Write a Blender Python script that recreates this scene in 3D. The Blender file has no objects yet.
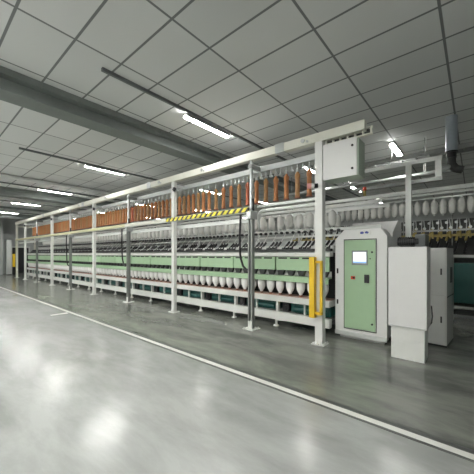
import bpy, bmesh, math, random
from mathutils import Vector, Matrix
random.seed(7)
C = bpy.context.scene.collection
PI = math.pi
H = 4.25          # ceiling height
# ------------------------------------------------------------------ materials
def mat(name, col, rough=.5, metal=0, noise=0, nscale=8, bump=0, emit=0, spec=.5, coat=0):
    m = bpy.data.materials.new(name); m.use_nodes = True
    nt = m.node_tree; b = nt.nodes['Principled BSDF']
    b.inputs['Base Color'].default_value = (*col, 1)
    b.inputs['Roughness'].default_value = rough
    b.inputs['Metallic'].default_value = metal
    b.inputs['Specular IOR Level'].default_value = spec
    b.inputs['Coat Weight'].default_value = coat
    if emit:
        b.inputs['Emission Color'].default_value = (*col, 1)
        b.inputs['Emission Strength'].default_value = emit
    if noise or bump:
        tc = nt.nodes.new('ShaderNodeTexCoord')
        n = nt.nodes.new('ShaderNodeTexNoise'); n.inputs['Scale'].default_value = nscale
        n.inputs['Detail'].default_value = 5
        nt.links.new(tc.outputs['Object'], n.inputs['Vector'])
        if noise:
            r = nt.nodes.new('ShaderNodeMix'); r.data_type = 'RGBA'
            r.inputs[6].default_value = (*[c*(1-noise) for c in col], 1)
            r.inputs[7].default_value = (*[min(1, c*(1+noise)) for c in col], 1)
            nt.links.new(n.outputs['Fac'], r.inputs[0])
            nt.links.new(r.outputs[2], b.inputs['Base Color'])
        if bump:
            bp = nt.nodes.new('ShaderNodeBump'); bp.inputs['Strength'].default_value = bump
            bp.inputs['Distance'].default_value = .01
            nt.links.new(n.outputs['Fac'], bp.inputs['Height'])
            nt.links.new(bp.outputs['Normal'], b.inputs['Normal'])
    return m
M = {}
M['white'] = mat('white_enamel', (.72,.73,.70), .35, noise=.04)
M['box'] = mat('box_enamel', (.74,.74,.73), .4, noise=.03)
M['cream'] = mat('cream_rail', (.68,.68,.60), .4, noise=.06)
M['pale'] = mat('pale_rail', (.60,.62,.60), .35, .2, noise=.06)
M['steel'] = mat('grey_steel', (.27,.28,.27), .35, .6, noise=.12)
M['alu'] = mat('aluminium', (.5,.52,.52), .3, .6, noise=.08)
M['green'] = mat('green_enamel', (.38,.55,.35), .4, noise=.04)
M['dgreen'] = mat('green_edge', (.20,.30,.20), .5)
M['teal'] = mat('teal_enamel', (.003,.075,.066), .35, noise=.15)
M['black'] = mat('black_plastic', (.012,.012,.014), .4)
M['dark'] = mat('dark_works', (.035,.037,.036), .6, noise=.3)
M['cop'] = mat('white_yarn', (.93,.92,.905), .8, noise=.03, nscale=40, bump=.15)
M['rove'] = mat('roving_yarn', (.74,.74,.71), .85, noise=.05, nscale=30, bump=.2)
M['brown'] = mat('brown_plastic', (.26,.09,.05), .5)
M['strip'] = mat('spindle_strip', (.42,.30,.25), .5)
M['orange'] = mat('orange_tube', (.37,.145,.045), .5, noise=.15)
M['orange2'] = mat('brown_orange_tube', (.33,.17,.06), .5, noise=.15)
M['red'] = mat('red_tube', (.38,.10,.045), .5, noise=.1)
M['yellow'] = mat('yellow_enamel', (.80,.52,.02), .4, noise=.06)
M['gold'] = mat('ochre_plastic', (.30,.24,.07), .5, noise=.2)
M['faded'] = mat('faded_yellow', (.55,.54,.33), .5, noise=.1)
M['duct'] = mat('grey_blue_duct', (.30,.34,.38), .4, .2, noise=.05)
M['wall'] = mat('wall_paint', (.42,.44,.43), .7, noise=.08, nscale=1.5)
M['beam'] = mat('ceiling_beam', (.17,.19,.18), .6, noise=.15, nscale=3)
M['trunk'] = mat('lamp_trunking', (.13,.14,.14), .5)
M['lamp'] = mat('lamp_tube', (1,.99,.96), .5, emit=60)
M['screen'] = mat('screen_face', (.80,.86,.92), .2, emit=.35)
M['screenblue'] = mat('screen_blue', (.25,.45,.75), .2, emit=.3)
M['blue'] = mat('blue_mark', (.03,.05,.30), .4)
M['redb'] = mat('red_button', (.65,.06,.02), .4)
M['pink'] = mat('pale_red_lens', (.75,.35,.32), .3)
M['line'] = mat('floor_line', (.74,.74,.70), .3, noise=.08, nscale=3)
M['groove'] = mat('floor_groove', (.08,.085,.08), .4)
M['lock'] = mat('locker_enamel', (.66,.67,.65), .22, .1, noise=.05)
M['grey'] = mat('housing_grey', (.26,.28,.28), .5, noise=.06)
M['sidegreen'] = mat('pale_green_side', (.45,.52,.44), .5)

def hazard():
    m = mat('hazard_tape', (.8,.7,.05), .4); nt = m.node_tree; b = nt.nodes['Principled BSDF']
    tc = nt.nodes.new('ShaderNodeTexCoord'); sp = nt.nodes.new('ShaderNodeSeparateXYZ')
    nt.links.new(tc.outputs['Object'], sp.inputs[0])
    a = nt.nodes.new('ShaderNodeMath'); a.operation='SUBTRACT'
    nt.links.new(sp.outputs['X'], a.inputs[0]); nt.links.new(sp.outputs['Z'], a.inputs[1])
    f = nt.nodes.new('ShaderNodeMath'); f.operation='MULTIPLY'; f.inputs[1].default_value=1/.17
    nt.links.new(a.outputs[0], f.inputs[0])
    g = nt.nodes.new('ShaderNodeMath'); g.operation='FRACT'; nt.links.new(f.outputs[0], g.inputs[0])
    h = nt.nodes.new('ShaderNodeMath'); h.operation='GREATER_THAN'; h.inputs[1].default_value=.58
    nt.links.new(g.outputs[0], h.inputs[0])
    x = nt.nodes.new('ShaderNodeMix'); x.data_type='RGBA'
    x.inputs[6].default_value=(.80,.72,.06,1); x.inputs[7].default_value=(.02,.02,.02,1)
    nt.links.new(h.outputs[0], x.inputs[0]); nt.links.new(x.outputs[2], b.inputs['Base Color'])
    return m
M['hazard'] = hazard()

def ceiling_mat():
    m = mat('ceiling_tiles', (.6,.6,.6), .75); nt = m.node_tree; b = nt.nodes['Principled BSDF']
    tc = nt.nodes.new('ShaderNodeTexCoord'); br = nt.nodes.new('ShaderNodeTexBrick')
    br.offset = 0; br.offset_frequency = 1
    br.inputs['Color1'].default_value=(.57,.585,.575,1); br.inputs['Color2'].default_value=(.63,.64,.63,1)
    br.inputs['Mortar'].default_value=(.17,.18,.18,1)
    br.inputs['Scale'].default_value=1; br.inputs['Mortar Size'].default_value=.018
    br.inputs['Mortar Smooth'].default_value=.3
    br.inputs['Brick Width'].default_value=1.2; br.inputs['Row Height'].default_value=.61
    mp = nt.nodes.new('ShaderNodeMapping'); mp.inputs['Location'].default_value=(.3,-.17,0)
    nt.links.new(tc.outputs['Object'], mp.inputs[0]); nt.links.new(mp.outputs[0], br.inputs['Vector'])
    nt.links.new(br.outputs['Color'], b.inputs['Base Color'])
    return m
def floor_mat():
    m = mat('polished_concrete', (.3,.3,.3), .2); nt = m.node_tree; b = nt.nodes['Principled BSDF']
    tc = nt.nodes.new('ShaderNodeTexCoord')
    n = nt.nodes.new('ShaderNodeTexNoise'); n.inputs['Scale'].default_value=1.5; n.inputs['Detail'].default_value=9; n.inputs['Roughness'].default_value=.65
    n.inputs['Distortion'].default_value=.25
    mp = nt.nodes.new('ShaderNodeMapping'); mp.inputs['Scale'].default_value=(.5,1.4,1)
    nt.links.new(tc.outputs['Object'], mp.inputs[0]); nt.links.new(mp.outputs[0], n.inputs['Vector'])
    sp = nt.nodes.new('ShaderNodeSeparateXYZ'); nt.links.new(tc.outputs['Object'], sp.inputs[0])
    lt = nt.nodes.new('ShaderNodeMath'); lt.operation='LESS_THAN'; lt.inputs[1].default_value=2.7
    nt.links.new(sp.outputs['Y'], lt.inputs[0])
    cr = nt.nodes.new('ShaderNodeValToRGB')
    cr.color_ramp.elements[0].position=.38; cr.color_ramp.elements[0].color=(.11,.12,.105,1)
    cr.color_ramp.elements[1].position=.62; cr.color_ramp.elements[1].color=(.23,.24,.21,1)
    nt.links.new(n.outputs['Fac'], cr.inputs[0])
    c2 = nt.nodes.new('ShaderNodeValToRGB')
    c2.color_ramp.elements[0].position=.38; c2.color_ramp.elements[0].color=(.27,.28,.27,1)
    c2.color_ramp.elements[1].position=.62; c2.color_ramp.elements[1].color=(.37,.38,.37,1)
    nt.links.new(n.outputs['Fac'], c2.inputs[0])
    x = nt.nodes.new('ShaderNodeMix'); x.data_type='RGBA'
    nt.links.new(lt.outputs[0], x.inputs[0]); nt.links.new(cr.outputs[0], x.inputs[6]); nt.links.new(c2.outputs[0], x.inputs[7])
    nt.links.new(x.outputs[2], b.inputs['Base Color'])
    mr = nt.nodes.new('ShaderNodeMapRange'); mr.inputs[3].default_value=.13; mr.inputs[4].default_value=.30
    nt.links.new(n.outputs['Fac'], mr.inputs[0]); nt.links.new(mr.outputs[0], b.inputs['Roughness'])
    b.inputs['Specular IOR Level'].default_value=.7
    bp = nt.nodes.new('ShaderNodeBump'); bp.inputs['Strength'].default_value=.03; bp.inputs['Distance'].default_value=.02
    nt.links.new(n.outputs['Fac'], bp.inputs['Height']); nt.links.new(bp.outputs['Normal'], b.inputs['Normal'])
    return m
M['ceil'] = ceiling_mat(); M['floor'] = floor_mat()

# ------------------------------------------------------------------ mesh helpers
class MB:
    def __init__(s): s.bm = bmesh.new(); s.smooth = False
    def box(s, x0,x1,y0,y1,z0,z1, bev=0, rot=None, piv=None):
        r = bmesh.ops.create_cube(s.bm, size=1)
        vs = r['verts']
        mt = Matrix.Translation(((x0+x1)/2,(y0+y1)/2,(z0+z1)/2)) @ Matrix.Diagonal((abs(x1-x0),abs(y1-y0),abs(z1-z0),1))
        bmesh.ops.transform(s.bm, matrix=mt, verts=vs)
        if rot is not None:
            p = Vector(piv) if piv else Vector(((x0+x1)/2,(y0+y1)/2,(z0+z1)/2))
            bmesh.ops.transform(s.bm, matrix=Matrix.Translation(p)@rot@Matrix.Translation(-p), verts=vs)
        if bev:
            es = list({e for v in vs for e in v.link_edges})
            bmesh.ops.bevel(s.bm, geom=es, offset=bev, segments=2, affect='EDGES', profile=.6)
        return s
    def cyl(s, p, q, r, r2=None, n=12):
        p, q = Vector(p), Vector(q); d = q-p
        rr = bmesh.ops.create_cone(s.bm, cap_ends=True, segments=n, radius1=r, radius2=r if r2 is None else r2, depth=d.length)
        m = Matrix.Translation((p+q)/2) @ d.to_track_quat('Z','Y').to_matrix().to_4x4()
        bmesh.ops.transform(s.bm, matrix=m, verts=rr['verts']); return s
    def lathe(s, prof, n=14, x=0, y=0, z=0):
        rings = []
        for r, h in prof:
            rings.append([s.bm.verts.new((x+r*math.cos(2*PI*i/n), y+r*math.sin(2*PI*i/n), z+h)) for i in range(n)])
        for a, b in zip(rings, rings[1:]):
            for i in range(n): 
                f = s.bm.faces.new((a[i],a[(i+1)%n],b[(i+1)%n],b[i])); f.smooth = True
        s.bm.faces.new(rings[0][::-1]); s.bm.faces.new(rings[-1]); return s
    def prism(s, pts, x0, x1):            # outline in (y,z), extruded along x
        a = [s.bm.verts.new((x0,y,z)) for y,z in pts]; b = [s.bm.verts.new((x1,y,z)) for y,z in pts]
        n = len(pts)
        s.bm.faces.new(a); s.bm.faces.new(b[::-1])
        for i in range(n): s.bm.faces.new((a[i],b[i],b[(i+1)%n],a[(i+1)%n]))
        bmesh.ops.recalc_face_normals(s.bm, faces=s.bm.faces); return s
    def prism_y(s, pts, y0, y1): return s.prism_xz(pts, y0, y1)
    def prism_xz(s, pts, y0, y1):
        a = [s.bm.verts.new((x,y0,z)) for x,z in pts]; b = [s.bm.verts.new((x,y1,z)) for x,z in pts]
        n = len(pts)
        s.bm.faces.new(a); s.bm.faces.new(b[::-1])
        for i in range(n): s.bm.faces.new((a[i],b[i],b[(i+1)%n],a[(i+1)%n]))
        bmesh.ops.recalc_face_normals(s.bm, faces=s.bm.faces); return s
    def tube(s, pts, r, n=8):
        for p, q in zip(pts, pts[1:]): s.cyl(p, q, r, n=n)
        for p in pts[1:-1]:
            rr = bmesh.ops.create_uvsphere(s.bm, u_segments=n, v_segments=6, radius=r*1.0)
            bmesh.ops.translate(s.bm, vec=Vector(p), verts=rr['verts'])
        return s
    def make(s, name, m, parent=None, origin=None):
        if origin is not None: bmesh.ops.translate(s.bm, vec=-Vector(origin), verts=s.bm.verts)
        me = bpy.data.meshes.new(name); s.bm.to_mesh(me); s.bm.free()
        me.materials.append(M[m] if isinstance(m, str) else m)
        o = bpy.data.objects.new(name, me); C.objects.link(o)
        if origin is not None: o.location = origin
        if parent is not None: o.parent = parent
        return o
def tag(o, label, cat, group=None):
    o['label'] = label; o['category'] = cat
    if group: o['group'] = group
    return o
def thing(name, label, cat, loc=(0,0,0), group=None, rz=0):
    o = bpy.data.objects.new(name, None); C.objects.link(o); o.location = loc; o.rotation_euler = (0,0,rz)
    o.empty_display_size = .1
    return tag(o, label, cat, group)
def struct(name, mb, m):
    o = mb.make(name, m); o['kind'] = 'structure'; return o
def dup(root, loc, label=None):
    r = root.copy(); C.objects.link(r); r.location = loc
    if label: r['label'] = label
    for ch in list(root.children):
        c = ch.copy(); C.objects.link(c); c.parent = r
        for g in ch.children:
            d = g.copy(); C.objects.link(d); d.parent = c
    return r

# ------------------------------------------------------------------ room
XL, XR, YF, YB = -27.5, 6.0, -3.0, 20.0
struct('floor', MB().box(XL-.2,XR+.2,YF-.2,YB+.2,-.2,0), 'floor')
struct('ceiling', MB().box(XL-.2,XR+.2,YF-.2,YB+.2,H,H+.15), 'ceil')
struct('wall_left', MB().box(XL-.2,XL,YF-.2,YB+.2,0,H), 'wall')
struct('wall_right', MB().box(XR,XR+.2,YF-.2,YB+.2,0,H), 'wall')
struct('wall_back', MB().box(XL,XR,YB,YB+.2,0,H), 'wall')
struct('wall_front', MB().box(XL,XR,YF-.2,YF,0,H), 'white')
struct('trim_1', MB().box(XL,XR,2.665,2.735,0,.004), 'line')
struct('trim_2', MB().box(XL,XR,2.737,2.80,0,.003), 'groove')
struct('trim_9', MB().box(XL,XR,2.635,2.663,0,.003), 'groove')
struct('trim_3', MB().box(-7.95,-7.83,2.25,2.63,0,.004), 'line')
n = 4
for bx in (-24.2, -14.9, -5.55, 3.8):           # roof beams with a flange and a rib below the tiles
    mb = MB().box(bx-.28,bx+.28,YF,YB,H-.10,H).box(bx-.14,bx+.14,YF,YB,H-.26,H-.10).box(bx-.20,bx+.20,YF,YB,H-.30,H-.26)
    struct('trim_%d' % n, mb, 'beam'); n += 1
for bx, w_ in ((-12.3,.10),(-16.4,.12),(-17.2,.08),(-20.6,.12)):
    struct('trim_%d' % (n+6), MB().box(bx-w_,bx+w_,YF,YB,H-.12,H-.03), 'pale' if w_<.11 else 'beam'); n += 1
n += 6
# end wall: pier, doorway
struct('trim_%d' % n, MB().box(XL,XL+.45,2.6,3.05,0,H), 'wall'); n += 1
struct('trim_%d' % n, MB().box(XL,XL+1.2,4.15,4.5,0,H), M['wall']); n += 1
d = MB().box(XL,XL+.06,5.25,6.3,0,2.0); struct('door_1', d, 'black')
df = MB().box(XL,XL+.10,5.15,5.25,0,2.1).box(XL,XL+.10,6.3,6.4,0,2.1).box(XL,XL+.10,5.25,6.3,2.0,2.1)
struct('trim_%d' % n, df, 'pale')

# ------------------------------------------------------------------ lamps on trunking rails, plus added unseen fill lamps
cols = (-23.1, -18.4, -13.8, -9.05, -4.3)  # lamps between these columns and the rearmost row: unseen, added to brighten machine front
lamp_places = [(x, y) for x in cols for y in (-.4, 4.13)] + [(x,-.4) for x in (-2.0,-6.7,-11.4,-16.1)] + [(x,-2.3) for x in (.5,-2.0,-4.3,-6.7,-9.05,-11.4,-13.8,-16.1,-18.4)] + \
              [(-4.0,8.45),(-8.7,8.45),(-13.8,8.45),(-18.4,8.45),(-23.1,8.45),
               (-3.75,12.0),(-8.4,12.0),(-13.0,12.0),(-18.4,12.0),(-3.75,16.0),(-8.4,16.0),(-13,16),
               (.5,-.4),(-1.55,8.3)]
lroot = None
for x, y in lamp_places:
    if lroot is None:
        lroot = thing('ceiling_lamp','white fluorescent batten lamp on the tiled ceiling','lamp',(x,y,H), 'ceiling lamps')
        MB().prism_y([(-.035,-.02),(.035,-.02),(.075,-.085),(.062,-.085),(.03,-.04),(-.03,-.04),(-.062,-.085),(-.075,-.085)],-.63,.63).make('lamp_body','white',lroot)
        MB().box(-.045,.045,-.61,.61,-.085,-.05,bev=.01).make('lamp_tube','lamp',lroot)
        MB().box(-.02,.02,-.55,.55,-.02,0).make('bracket','steel',lroot)
    else: dup(lroot,(x,y,H))
for i, x in enumerate((-23.1,-18.4,-13.8,-9.05,-4.3)):
    where = ['farthest from the camera','second from the far end wall','in the middle of the hall','second nearest the camera','nearest the camera'][i]
    o = MB().box(x+.09,x+.135,1.85,19.5,H-.05,H-.001).make('lamp_trunking','trunk')
    tag(o,'dark ceiling rail beside a lamp row, '+where,'ceiling rail')

# ------------------------------------------------------------------ portal frame: posts
FY = 4.46
whites = [-1.97,-5.93,-10.72,-15.4,-20.1]
darks = [-3.42,-8.24,-13.05,-17.8]
wl = {-1.97:'tall white square post beside the green control cabinet, carrying the yellow guard',
      -5.93:'white square post standing where the striped tape begins',
      -10.72:'white square post between the second and third grey steel posts',
      -15.4:'white square post between the two farthest grey steel posts',
      -20.1:'white square post near the far end of the frame'}
for x in whites:
    t = thing('frame_post', wl[x], 'post', (x,FY,0))
    w = .065 if x == -1.97 else .05
    MB().box(-w,w,-w,w,.012,3.36,bev=.006).make('post_shaft','white',t)
    b = MB().box(-.11,.11,-.11,.11,0,.012)
    for sx in (-1,1):
        b.prism([(-.10,.012),(-.05,.012),(-.05,.10)], sx*.03-.005, sx*.03+.005)
        for sy in (-1,1): b.cyl((sx*.085,sy*.085,.012),(sx*.085,sy*.085,.03),.012,n=6)
    b.make('base_plate','white',t)
    MB().box(-.045,.045,.051,.268,3.22,3.30).box(.055,.09,-.02,.06,3.12,3.2).make('top_bracket','alu',t)
    if x != -1.97:
        MB().cyl((.07,-.05,3.10),(.07,-.05,3.20),.035).cyl((.03,-.06,3.15),(.14,-.06,3.15),.02).make('clamp','black',t)
dl = ['grey slotted steel post with a hanging cable, nearest the camera','grey slotted steel post, second from the camera','grey slotted steel post, third from the camera','grey slotted steel post, farthest from the camera']
for x, l in zip(darks, dl):
    t = thing('frame_post', l, 'post', (x,FY,0))
    MB().box(-.055,-.022,-.04,.04,.012,2.30).box(.022,.055,-.04,.04,.012,2.30).box(-.022,.022,-.005,.04,.012,2.30).make('post_shaft','steel',t)
    MB().cyl((0,0,2.30),(0,0,3.36),.035,n=14).make('upper_pole','alu',t)
    MB().box(-.045,.045,-.045,.045,.012,.16).make('foot_sleeve','white',t)
    b = MB().box(-.13,.13,-.13,.13,0,.012)
    for sx in (-1,1):
        for sy in (-1,1): b.cyl((sx*.10,sy*.10,.012),(sx*.10,sy*.10,.035),.013,n=6)
    b.make('base_plate','white',t)
    MB().box(-.06,.06,-.09,.12,2.20,2.36,bev=.01).make('joint_block','alu',t)
    MB().box(-.04,.04,-.04,.268,3.21,3.29).make('top_bracket','steel',t)
    MB().cyl((.06,-.02,2.36),(.06,-.02,2.60),.028).make('clamp','black',t)

# far end portal leg
t = thing('end_portal','pale square end post with yellow edges closing the far end of the frame','post',(-22.05,FY,0))
MB().box(-.05,.05,-.05,.05,.01,3.36).box(-.05,.05,.9,1.0,.01,3.3).box(-.04,.04,.05,.9,3.2,3.28).box(-.04,.04,.05,.9,2.35,2.43).make('post_shaft','cream',t)
MB().box(-.052,.052,-.056,-.051,.3,2.4).make('yellow_strip','faded',t)
MB().box(-.1,.1,-.1,.1,0,.01).box(-.1,.1,.85,1.05,0,.01).make('base_plate','white',t)

# top beam
t = thing('top_beam','long cream top beam running over the posts the whole length of the frame','beam',(0,FY,3.36))
MB().box(-22.15,-1.25,-.065,.065,0,.15,bev=.01).make('beam','cream',t)
j = MB()
for x in (-2.72,-7.0,-11.6,-16.5): j.box(x-.09,x+.09,-.075,.075,-.01,.158)
j.make('joint_sleeve','alu',t)
c = MB()
for x in (-2.25,-4.8,-6.5,-9.7,-12.0,-14.2): c.cyl((x,-.066,.08),(x,-.09,.08),.035).cyl((x+.08,-.066,.05),(x+.08,-.085,.05),.02)
c.make('bolt_cap','alu',t)
# guard rail with tape
t = thing('tape_rail','horizontal rail between the posts with yellow and black striped tape','rail',(0,FY-.08,2.38))
MB().box(-6.15,-3.42,-.02,.02,-.04,.045).make('striped_tape','hazard',t)
MB().box(-22.0,-8.3,-.02,.02,-.04,.045).make('faded_strip','faded',t)
MB().box(-8.3,-6.15,-.02,.02,-.04,.045).make('bare_strip','cream',t)
MB().box(-22.1,-3.42,.021,.029,-.06,.06).make('rail','pale',t)
pts = []
t = thing('white_pipe','bent white pipe running from the nearest grey post to the white post','pipe',(-3.36,FY+.16,2.24))
MB().tube([(0,0,-.0),(.02,0,.08),(.10,0,.13),(1.32,0,.13)],.035,10).make('pipe','pale',t)
MB().box(.0,1.36,-.03,.03,.20,.25).make('upper_rail','pale',t)
tag(MB().box(-22.1,-3.45,-.03,.03,-.05,.04).make('cable_tray','pale',None),'slim grey cable tray below the striped tape rail','cable tray').location = (0,FY+.13,2.20)
# hanging cables
for i, (x, z) in enumerate(((-3.62,1.18),(-8.65,1.12),(-13.4,1.0))):
    l = ['black cable looping down beside the nearest grey post','black cable looping down beside the second grey post','black cable looping down beside the third grey post'][i]
    x += .1*(i==1)-.06
    p = [(0,0,2.30-z),(-.02,0,1.9-z),(-.03,.02,1.5-z),(-.01,.02,.22),(.05,.02,.07),(.14,.02,0),(.19,.02,.0)]
    o = MB().tube(p,.022).make('hanging_cable','black'); o.location=(x,FY-.02,z); tag(o,l,'cable')
# yellow guard on near post
t = thing('yellow_guard','bright yellow steel guard bracket around the white post','guard',(-1.97,FY-.075,.45))
MB().box(-.12,-.03,-.09,-.0,.0,1.0,bev=.006).make('guard_plate','yellow',t)
MB().box(.05,.09,-.06,-.02,.08,.92).box(-.03,.09,-.06,-.02,.90,.94).box(-.03,.09,-.06,-.02,.06,.10).make('guard_loop','yellow',t)
# alarm light
t = thing('signal_light','small round red and white signal light on the side of the white post','signal light',(-1.98,FY-.068,2.63))
MB().cyl((.0,0,0),(-.05,-.03,0),.038).make('lamp_base','black',t)
MB().cyl((-.05,-.03,0),(-.09,-.055,0),.044).make('white_ring','white',t)
MB().cyl((-.09,-.055,0),(-.15,-.09,0),.046).make('lens','pink',t)
# switch box
t = thing('control_box','square white junction box mounted high beside the white post','electrical box',(-1.89,4.40,2.70))
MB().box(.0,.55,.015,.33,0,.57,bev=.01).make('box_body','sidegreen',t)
dd = MB().box(-.0,.53,-.01,.014,.0,.575,bev=.006).make('box_door','box',t)
k = MB()
for z in (.11,.46): k.cyl((.465,-.01,z),(.465,-.022,z),.018)
k.make('lock','black',dd)
t = thing('slotted_channel','slotted white channel above the junction box with dark openings','channel',(-1.88,4.46,3.29))
ch = MB().box(0,.72,0,.05,0,.02).box(0,.72,0,.05,.10,.12)
for q in range(7): ch.box(q*.115,q*.115+.02,0,.05,.02,.10)
ch.make('channel','cream',t)
MB().box(.0,.7,.052,.06,.02,.10).make('channel_back','dark',t)

# ------------------------------------------------------------------ overhead conveyor with tubes
t = thing('overhead_conveyor','long pale overhead track with hooks carrying the orange tubes','conveyor',(0,4.78,3.16))
MB().box(-21.3,-1.9,-.05,.05,.04,.15,bev=.006).make('track','alu',t)
MB().box(-21.3,-1.9,.08,.30,.06,.12).make('side_rail','pale',t)
hx = [-2.32-.24*i for i in range(12)] + [-5.16-.19*i for i in range(78)]
spare = [-2.20-.24*i for i in range(10)]
hr = None
for x in hx:
    if hr is None:
        hr = MB().cyl((0,0,.03),(0,0,-.08),.018,n=8).lathe([(.012,-.10),(.034,-.095),(.036,-.065),(.02,-.05)],10).make('hook','alu',t); hr.location=(x,0,0)
    else:
        h = hr.copy(); C.objects.link(h); h.location=(x,0,0); h.parent=t
for x in spare:
    h = hr.copy(); C.objects.link(h); h.location=(x,0,0); h.parent=t
def tube_proto(m, l, g):
    r = thing('roving_tube', l, 'tube', (0,0,0), g)
    MB().lathe([(.048,-.50),(.054,-.49),(.046,-.46),(.042,-.14),(.052,-.10),(.052,-.06),(.034,-.03),(.022,-.005)],12).make('tube_body',m,r)
    MB().lathe([(.059,-.505),(.059,-.485)],12).make('tube_rim','brown',r)
    return r
protos = {}
for i, x in enumerate(hx):
    k = 'red' if i in (6,30) else ('orange2' if i%3==1 else 'orange')
    G = {'red':('reddish empty tube hanging from the overhead track','reddish tubes on the overhead track'),
         'orange':('orange empty tube hanging from the overhead track','orange tubes on the overhead track'),
         'orange2':('brownish ochre empty tube hanging from the overhead track','ochre tubes on the overhead track')}[k]
    z = 3.16-.10
    if k not in protos:
        protos[k] = tube_proto(k,*G); protos[k].location=(x,4.78,z)
    else: dup(protos[k],(x,4.78,z))

# ------------------------------------------------------------------ main spinning frame
ML, MR, MODW = -21.9, -2.01, 1.17
t = thing('spinning_frame','very long white and green spinning frame behind the row of posts','spinning machine',(0,5,0))
NM = 17
F = 0.0     # front plane (local y)
MB().box(ML,MR,-.05,.06,.14,.30,bev=.006).make('bottom_rail','white',t)
MB().box(ML,MR,-.06,.30,.52,.64,bev=.008).make('spindle_rail','white',t)
MB().box(ML,MR,-.04,.20,.641,.66).make('spindle_strip','strip',t)
MB().box(ML,MR,-.11,-.092,.95,1.06).box(ML,MR,-.092,.06,1.045,1.06).make('lower_green_rail','green',t)
MB().box(ML,MR,-.03,.14,1.45,1.53,bev=.01).make('roller_beam','white',t)
MB().box(ML,MR,.0,.10,1.555,1.60).make('drafting_bar','dark',t)
MB().box(ML,MR,.14,.30,1.561,1.66).make('drafting_cover','pale',t)
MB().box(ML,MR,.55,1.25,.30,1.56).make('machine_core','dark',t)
MB().box(ML,MR,.52,1.25,1.561,1.78).make('drafting_back','pale',t)
MB().box(ML,MR,.16,.55,1.53,1.56).make('roller_tray','pale',t)
MB().box(ML,MR,.30,.38,1.68,1.76).make('arm_shaft','alu',t)
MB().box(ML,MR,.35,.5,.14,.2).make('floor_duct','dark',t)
for i in range(NM):
    x1 = MR-.02-i*MODW; x0 = x1-MODW+.03
    o = MB().box(x0,x1,-.01,.03,1.17,1.44,bev=.006).make('green_panel','green',t)
    sl = MB()
    for q in range(4):
        a = x0+.06+q*.27; sl.box(a,a+.20,-.018,-.0105,1.40,1.43)
    sl.make('panel_slot','black',o)
    # foot
    f = MB().cyl((x0,.0,.03),(x0,.0,.14),.025,n=8).lathe([(.06,0),(.06,.015),(.03,.035)],12,x0,0,0)
    f.prism_xz([(x0+.02,.12),(x0+.32,.14),(x0+.02,.14)],-.03,.03)
    f.make('levelling_foot','white',t)
    # legs and drive between rails
    MB().box(x0-.02,x0+.03,.02,.10,.30,.52).make('upright','white',t)
    MB().box(x0+.6,x0+.63,.05,.10,.30,.52).make('upright','white',t)
    MB().box(x0+.09,x0+.24,.10,.28,.302,.47).cyl((x0+.165,.08,.38),(x0+.165,.1,.38),.06).make('drive_unit','black',t)
    MB().box(x0+.27,x0+1.12,.13,.5,.301,.515,bev=.03).cyl((x0+.35,.15,.38),(x0+1.05,.15,.38),.06).make('teal_cover','teal',t)
    # yarn guides : one dark wedge per spindle
    g = MB()
    for q in range(5):
        c = x1-.117-q*.234
        g.prism_xz([(c-.085,1.165),(c+.085,1.165),(c+.045,1.065),(c-.045,1.065)],.02,.09)
    g.make('yarn_guide','dark',t)
    MB().box(x0,x1,.095,.11,1.06,1.17).make('guide_back','pale',t)
    # creel guide with dark eyelets
    g = MB()
    for q in range(8):
        c = x0+.07+q*.146; g.cyl((c,.55,1.98),(c,.60,1.98),.030,n=8)
    g.box(x0+.05,x1-.02,.585,.59,1.978,1.982)
    g.make('eyelet_row','black',t)
    for q in range(5):
        c = x0+.12+q*.234; MB().cyl((c,.25,1.62),(c,.58,1.97),.007,n=5).make('roving_strand','cop',t)
    # creel support
    MB().box(x0-.02,x0+.02,.98,1.02,1.75,2.52).box(x0-.015,x0+.015,.62,1.4,2.50,2.53).make('creel_support','pale',t)
for y, z in ((.62,2.00),(.70,2.475),(1.30,2.475)):
    MB().box(ML,MR+.7,y-.02,y+.02,z-.02,z+.04).make('creel_rail','pale',t)
MB().box(ML,MR,.60,.64,1.86,1.90).make('creel_rail','pale',t)
# drafting arms: tilted black arms in groups of three
am = MB()
am.box(-.015,.015,-.0,.04,0,.23,rot=Matrix.Rotation(math.radians(-38),4,'X'),piv=(0,0,0))
am.box(-.02,.02,-.03,.04,-.03,.03)
armx = []
for i in range(NM):
    for gq in range(3):
        for q in range(3): armx.append(MR-.09-i*MODW-gq*.39-q*.09)
arm = None
for x in armx[:100]:
    if arm is None:
        arm = am.make('drafting_arm','black',t); arm.location=(x,.09,1.60)
        arm.rotation_euler=(0,math.radians(22),0)
    else:
        c = arm.copy(); C.objects.link(c); c.location=(x,.09,1.60); c.parent=t
rest = MB()
for x in armx[100:]:
    rest.box(x-.015,x+.015,.09,.13,1.60,1.83,rot=Matrix.Rotation(math.radians(22),4,'Y')@Matrix.Rotation(math.radians(-38),4,'X'),piv=(x,.09,1.60))
o = rest.make('drafting_arm','black',t); o['kind']='stuff'

# cops
r = thing('yarn_cop','white yarn cop standing on its spindle along the spinning frame','yarn cop',(-2.14,5.0,.66),'white yarn cops on the spindle rail')
MB().lathe([(.026,.03),(.036,.055),(.062,.10),(.080,.145),(.086,.19),(.086,.265),(.072,.29),(.03,.30)],16).make('yarn','cop',r)
MB().lathe([(.035,0),(.035,.025),(.028,.03)],12).make('cop_tube','brown',r)
MB().cyl((0,0,.30),(0,0,.35),.012).make('spindle_tip','alu',r)
for i in range(1,84): dup(r,(-2.14-.234*i,5.0,.66))

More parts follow.
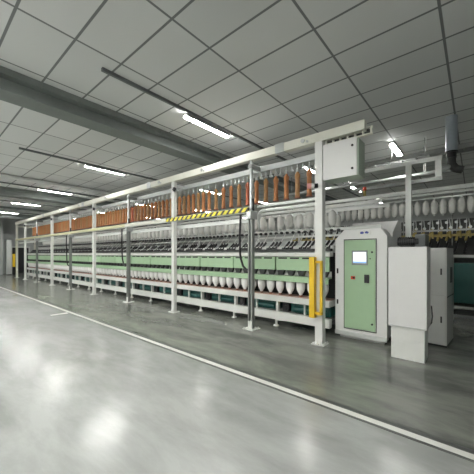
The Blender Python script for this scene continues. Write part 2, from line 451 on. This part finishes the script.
# creel bobbins
r = thing('roving_bobbin','fat white roving bobbin hanging in the creel of the long spinning frame','roving bobbin',(-2.25,5.70,2.45),'white roving bobbins in the creel of the long frame')
MB().lathe([(.030,-.37),(.055,-.35),(.076,-.30),(.080,-.20),(.074,-.10),(.045,-.06),(.025,-.045)],14).make('roving','rove',r)
MB().cyl((0,0,-.045),(0,0,.0),.014,n=8).make('hanger_pin','alu',r)
MB().lathe([(.028,-.40),(.028,-.37)],10).make('end_cap','alu',r)
for i in range(1,77): dup(r,(-2.25-.25*i,5.70,2.45))
for i in range(0,77): dup(r,(-2.37-.25*i,6.30,2.45))

# ------------------------------------------------------------------ control cabinet of the frame
t = thing('control_cabinet','white cabinet with pale green door, screen and buttons at the end of the frame','control cabinet',(-1.94,5.05,0))
W = .85
body = [(0,.10),(W,.10),(W,1.80),(W-.10,1.93),(.16,1.93),(0,1.76)]
MB().prism_xz(body,0,.42).box(.06,W-.06,.08,.40,.0,.10).make('cabinet_body','box',t)
MB().prism([(.42,1.88),(.42,.1),(1.15,.1),(1.15,2.12),(.85,2.12)],.04,W).make('gear_housing','box',t)
MB().box(.0,W,-.02,.0,.06,.13).make('kick_strip','pale',t)
dr = MB().box(.17,.68,-.022,-.001,.20,1.74,bev=.006).make('green_door','green',t)
MB().box(.155,.165,-.006,-.0005,.18,1.76).box(.685,.695,-.006,-.0005,.18,1.76).box(.155,.695,-.006,-.0005,1.745,1.758).box(.155,.695,-.006,-.0005,.18,.192).make('door_seam','dark',dr)
MB().box(.30,.56,-.032,-.0225,1.31,1.56,bev=.004).make('screen_bezel','grey',dr)
MB().box(.325,.54,-.035,-.0325,1.345,1.535).make('screen','screen',dr)
MB().box(.325,.54,-.0365,-.0355,1.345,1.37).make('screen_bar','screenblue',dr)
MB().box(.285,.355,-.027,-.0225,1.06,1.115).make('button_plate','redb',dr)
MB().cyl((.335,-.027,1.088),(.335,-.04,1.088),.018).make('push_button','black',dr)
MB().box(.51,.585,-.045,-.0225,1.01,1.15,bev=.004).make('switch','black',dr)
k=MB()
for z in (1.53,.32): k.cyl((.63,-.0225,z),(.63,-.034,z),.016)
k.cyl((.60,-.0225,1.42),(.60,-.03,1.42),.010)
k.make('door_lock','dark',dr)
MB().box(.03,.055,-.014,-.0005,1.15,1.24).make('hinge','black',t)
MB().box(.03,.055,-.014,-.0005,.60,.68).make('hinge','black',t)
MB().box(.40,.60,-.006,-.0005,1.82,1.90).make('badge','white',t)
lg = MB()
lg.prism_xz([(.43,1.85),(.47,1.84),(.50,1.86),(.48,1.885),(.44,1.88)],-.010,-.0065)
lg.prism_xz([(.52,1.85),(.56,1.845),(.575,1.87),(.54,1.89),(.51,1.875)],-.010,-.0065)
lg.make('logo','blue',t)
# small orange signal on roof
t = thing('beacon','small orange and red beacon on the rail behind the cabinet','beacon',(-1.62,5.70,2.62))
MB().cyl((0,0,0),(0,0,.10),.028).make('base','gold',t); MB().cyl((0,0,.10),(0,0,.17),.032).make('lens','redb',t)
# black fan motor
t = thing('fan_motor','black ribbed motor lying on top of the white suction box','motor',(-.89,4.82,1.60))
m_ = MB().cyl((0,0,.085),(.22,0,.085),.062,n=18)
for q in range(7): m_.cyl((.02+q*.028,0,.085),(.03+q*.028,0,.085),.072,n=18)
m_.make('motor_body','black',t); MB().box(.04,.18,-.05,.05,.0,.03).make('motor_foot','dark',t)
MB().cyl((.22,0,.085),(.26,0,.085),.04).make('shaft_cover','dark',t)
t = thing('rear_housing','dark grey narrow housing standing behind the locker','housing',(-.88,6.30,0))
MB().box(0,.17,.0,.6,0,1.88,bev=.02).make('housing_body','grey',t)
MB().box(.02,.15,-.02,-.001,.2,1.8,bev=.008).make('cover_panel','grey',t)
# white suction box
t = thing('suction_box','plain white box cabinet on a plinth in front of the lockers','cabinet',(-.965,4.55,0))
MB().box(0,.47,0,.40,.46,1.60,bev=.008).make('box_body','box',t)
MB().box(.03,.44,.03,.38,0,.46).make('plinth','white',t)
MB().box(.0,.47,-.008,-.0005,.46,.475).make('edge_strip','pale',t)
MB().box(.4705,.476,.12,.30,1.25,1.42).make('side_label','pale',t)
MB().tube([(.485,.36,.75),(.495,.37,.60),(.485,.39,.50),(.45,.42,.44)],.008).make('cable','black',t)
# locker
t = thing('locker','grey two-door metal locker at the right edge behind the white box','locker',(-.78,5.60,0),rz=math.radians(-5))
MB().box(0,.44,0,.62,.03,1.60,bev=.008).make('locker_body','lock',t)
for z0,z1 in ((.06,.83),(.86,1.57)):
    a = MB().box(.02,.42,-.016,-.001,z0,z1,bev=.004).make('locker_door','lock',t)
    MB().box(.36,.38,-.03,-.0165,(z0+z1)/2-.05,(z0+z1)/2+.05).make('handle','dark',a)
MB().box(.441,.447,.02,.6,.80,.815).box(.441,.447,.30,.46,1.02,1.28).make('side_vent','dark',t)
MB().box(.0,.44,.02,.6,0,.03).make('plinth','dark',t)

# ------------------------------------------------------------------ service gantry at right, Y 6.5
t = thing('service_gantry','pale steel gantry with hanging loop beside the grey duct','gantry',(-1.02,6.55,0))
MB().box(-.05,.05,-.05,.05,0,3.28).make('post_shaft','pale',t)
MB().box(-.9,.55,-.05,.05,3.28,3.36).make('upper_beam','pale',t)
MB().box(-1.1,.55,-.04,.04,2.90,2.97).make('lower_beam','steel',t)
MB().box(.44,.54,-.045,.045,2.971,3.279).make('drop_leg','pale',t)
MB().box(-.12,.12,-.12,.12,0,.012).make('base_plate','white',t)
t = thing('air_duct','grey-blue round vertical air duct with black collar coming from the ceiling','duct',(-.36,7.05,3.12))
MB().cyl((0,0,.44),(0,0,H-3.12),.10,n=24).make('duct_pipe','duct',t)
MB().cyl((0,0,.30),(0,0,.44),.085,n=20).cyl((0,0,.40),(0,0,.43),.11,n=20).make('collar','black',t)
MB().tube([(0,0,.30),(.0,0,.18),(.06,0,.08),(.18,0,.03)],.075,14).make('elbow','dark',t)
MB().tube([(-.02,-.02,.14),(-.14,-.05,.10),(-.22,-.05,.10)],.05,12).make('nozzle','alu',t)
t = thing('ceiling_cable_tray','pale double cable tray hung under the ceiling at right','cable tray',(0,7.75,3.78))
tr = MB().box(-3.6,3.5,-.02,.02,0,.10).box(-3.6,3.5,.30,.34,0,.10)
for q in range(24): tr.box(-3.5+q*.3,-3.46+q*.3,.02,.30,.02,.04)
tr.make('tray','steel',t)
hg = MB()
for x in (-3,-1.6,-.9,.6,2): hg.cyl((x,.16,.02),(x,.16,H-3.78),.012,n=6).box(x-.08,x+.02,-.10,-.02,.02,.09)
hg.make('hanger','steel',t)
t = thing('ceiling_pipe','dark pipe run under the ceiling above the second creel','pipe',(0,8.6,3.55))
MB().cyl((-5.5,0,0),(3.5,0,0),.05,n=12).cyl((-5.5,.3,.1),(3.5,.3,.1),.035,n=12).make('pipe','steel',t)
hp = MB()
for x in (-5,-3,-1,1,3): hp.cyl((x,0,0),(x,0,H-3.55),.012,n=6).cyl((x,.3,.1),(x,.3,H-3.55),.012,n=6)
hp.make('hanger','steel',t)

# ------------------------------------------------------------------ second machine behind
t = thing('rear_spinning_frame','second spinning frame standing behind the cabinet with teal lower covers','spinning machine',(0,8,0))
a0, a1 = -4.4, 2.6
MB().box(a0,a1,-.05,.03,2.96,3.05,bev=.008).box(a0,a1,.05,.10,2.90,2.95).make('creel_rail','pale',t)
MB().box(a0,a1,.0,.06,2.80,2.83).make('creel_rail','alu',t)
MB().box(a0,a1,.25,.9,.3,1.7).make('machine_core','dark',t)
MB().box(a0,a1,.5,.56,1.701,2.34).make('back_screen','dark',t)
MB().box(a0,a1,-.10,.0,1.42,1.48).make('roller_beam','steel',t)
MB().box(a0,a1,-.12,-.08,2.02,2.06).make('guide_rail','steel',t)
MB().box(a0,a1,-.10,.05,1.90,1.95).make('ochre_rail','gold',t)
MB().box(a0,a1,.0,.2,.14,.24).make('bottom_rail','dark',t)
nn = 7
for i in range(nn):
    x = a1-.5-i*1.0
    MB().box(x-.46,x+.46,-.12,.2,.42,1.30,bev=.02).make('teal_cover','teal',t)
    MB().box(x-.5,x-.47,-.05,.2,0,1.42).make('upright','steel',t)
    MB().box(x+.48,x+.5,.3,.34,1.7,2.96).make('upright','steel',t)
    g = MB(); e = MB(); aa = MB()
    for q in range(6):
        c = x-.42+q*.165
        g.cyl((c,-.12,1.80),(c+.03,-.02,2.0),.026,n=8).cyl((c+.08,-.12,1.86),(c+.06,-.05,2.1),.022,n=6)
        e.cyl((c,-.06,2.22),(c,-.0,2.22),.03,n=8).cyl((c,0,1.75),(c+.02,0,2.30),.010,n=5).cyl((c+.08,-.02,2.05),(c+.05,.05,2.30),.012,n=5).cyl((c+.08,-.10,2.10),(c+.08,-.04,2.10),.03,n=8)
        aa.box(c-.02,c+.02,-.1,-.05,1.52,1.78,rot=Matrix.Rotation(math.radians(12),4,'Y')@Matrix.Rotation(math.radians(-30),4,'X'))
    g.make('ochre_guide','gold',t); e.make('eyelet_row','alu',t); aa.make('drafting_arm','black',t)
r = thing('roving_bobbin','pale roving bobbin hanging in the rear creel behind the cabinets','roving bobbin',(1.1,8.03,2.81),'roving bobbins in the rear creel')
MB().lathe([(.03,-.38),(.052,-.355),(.068,-.30),(.073,-.20),(.067,-.11),(.042,-.06),(.02,-.03)],16).make('roving','rove',r)
MB().cyl((0,0,-.03),(0,0,.0),.014,n=8).make('hanger_pin','alu',r)
MB().lathe([(.028,-.41),(.028,-.38)],10).make('end_cap','alu',r)
for i in range(1,36): dup(r,(1.1-.166*i,8.03,2.81))

# ------------------------------------------------------------------ far end items
t = thing('yellow_post','short yellow post against the far dark doorway','bollard',(-24.6,4.80,0))
MB().box(-.05,.05,-.07,.07,.6,1.5).make('warning_panel','yellow',t); MB().box(-.06,.06,-.06,.06,0,.6).make('post_shaft','black',t)
t = thing('end_pillar','tall narrow grey pillar before the far end wall','cabinet',(-25.5,4.72,0))  # square grey pillar near the end wall, built as body on plinth
MB().box(-.15,.15,-.16,.12,.05,2.5,bev=.02).make('cabinet_body','pale',t); MB().box(-.13,.13,-.14,.10,0,.05).make('plinth','black',t)
t = thing('end_gearbox','pale machine end housing at the far end of the spinning frame','machine housing',(-22.55,5.75,0))
MB().prism_xz([(0,.0),(.5,.0),(.5,.8),(.2,1.9),(0,1.9)],-.2,.8).make('housing_body','pale',t)
MB().tube([(.2,-.25,1.9),(-.1,-.25,2.2),(-.15,-.25,2.6)],.04).make('pipe','dark',t)

# ------------------------------------------------------------------ world, camera
w = bpy.data.worlds.new('world'); bpy.context.scene.world = w; w.use_nodes = True
w.node_tree.nodes['Background'].inputs[0].default_value=(.9,.95,1,1); w.node_tree.nodes['Background'].inputs[1].default_value=.5
cam = bpy.data.cameras.new('camera'); co = bpy.data.objects.new('camera', cam); C.objects.link(co)
co.location=(0,0,1.5); co.rotation_euler=(PI/2,0,math.radians(40.38))
cam.sensor_width=36; cam.sensor_fit='HORIZONTAL'; cam.lens=36*279.8/474; cam.shift_y=17/474; cam.clip_end=200; cam.clip_start=.05
bpy.context.scene.camera=co
vs = bpy.context.scene.view_settings
vs.view_transform='Standard'; vs.look='None'; vs.gamma=1; vs.exposure=1.2; vs.use_curve_mapping=False
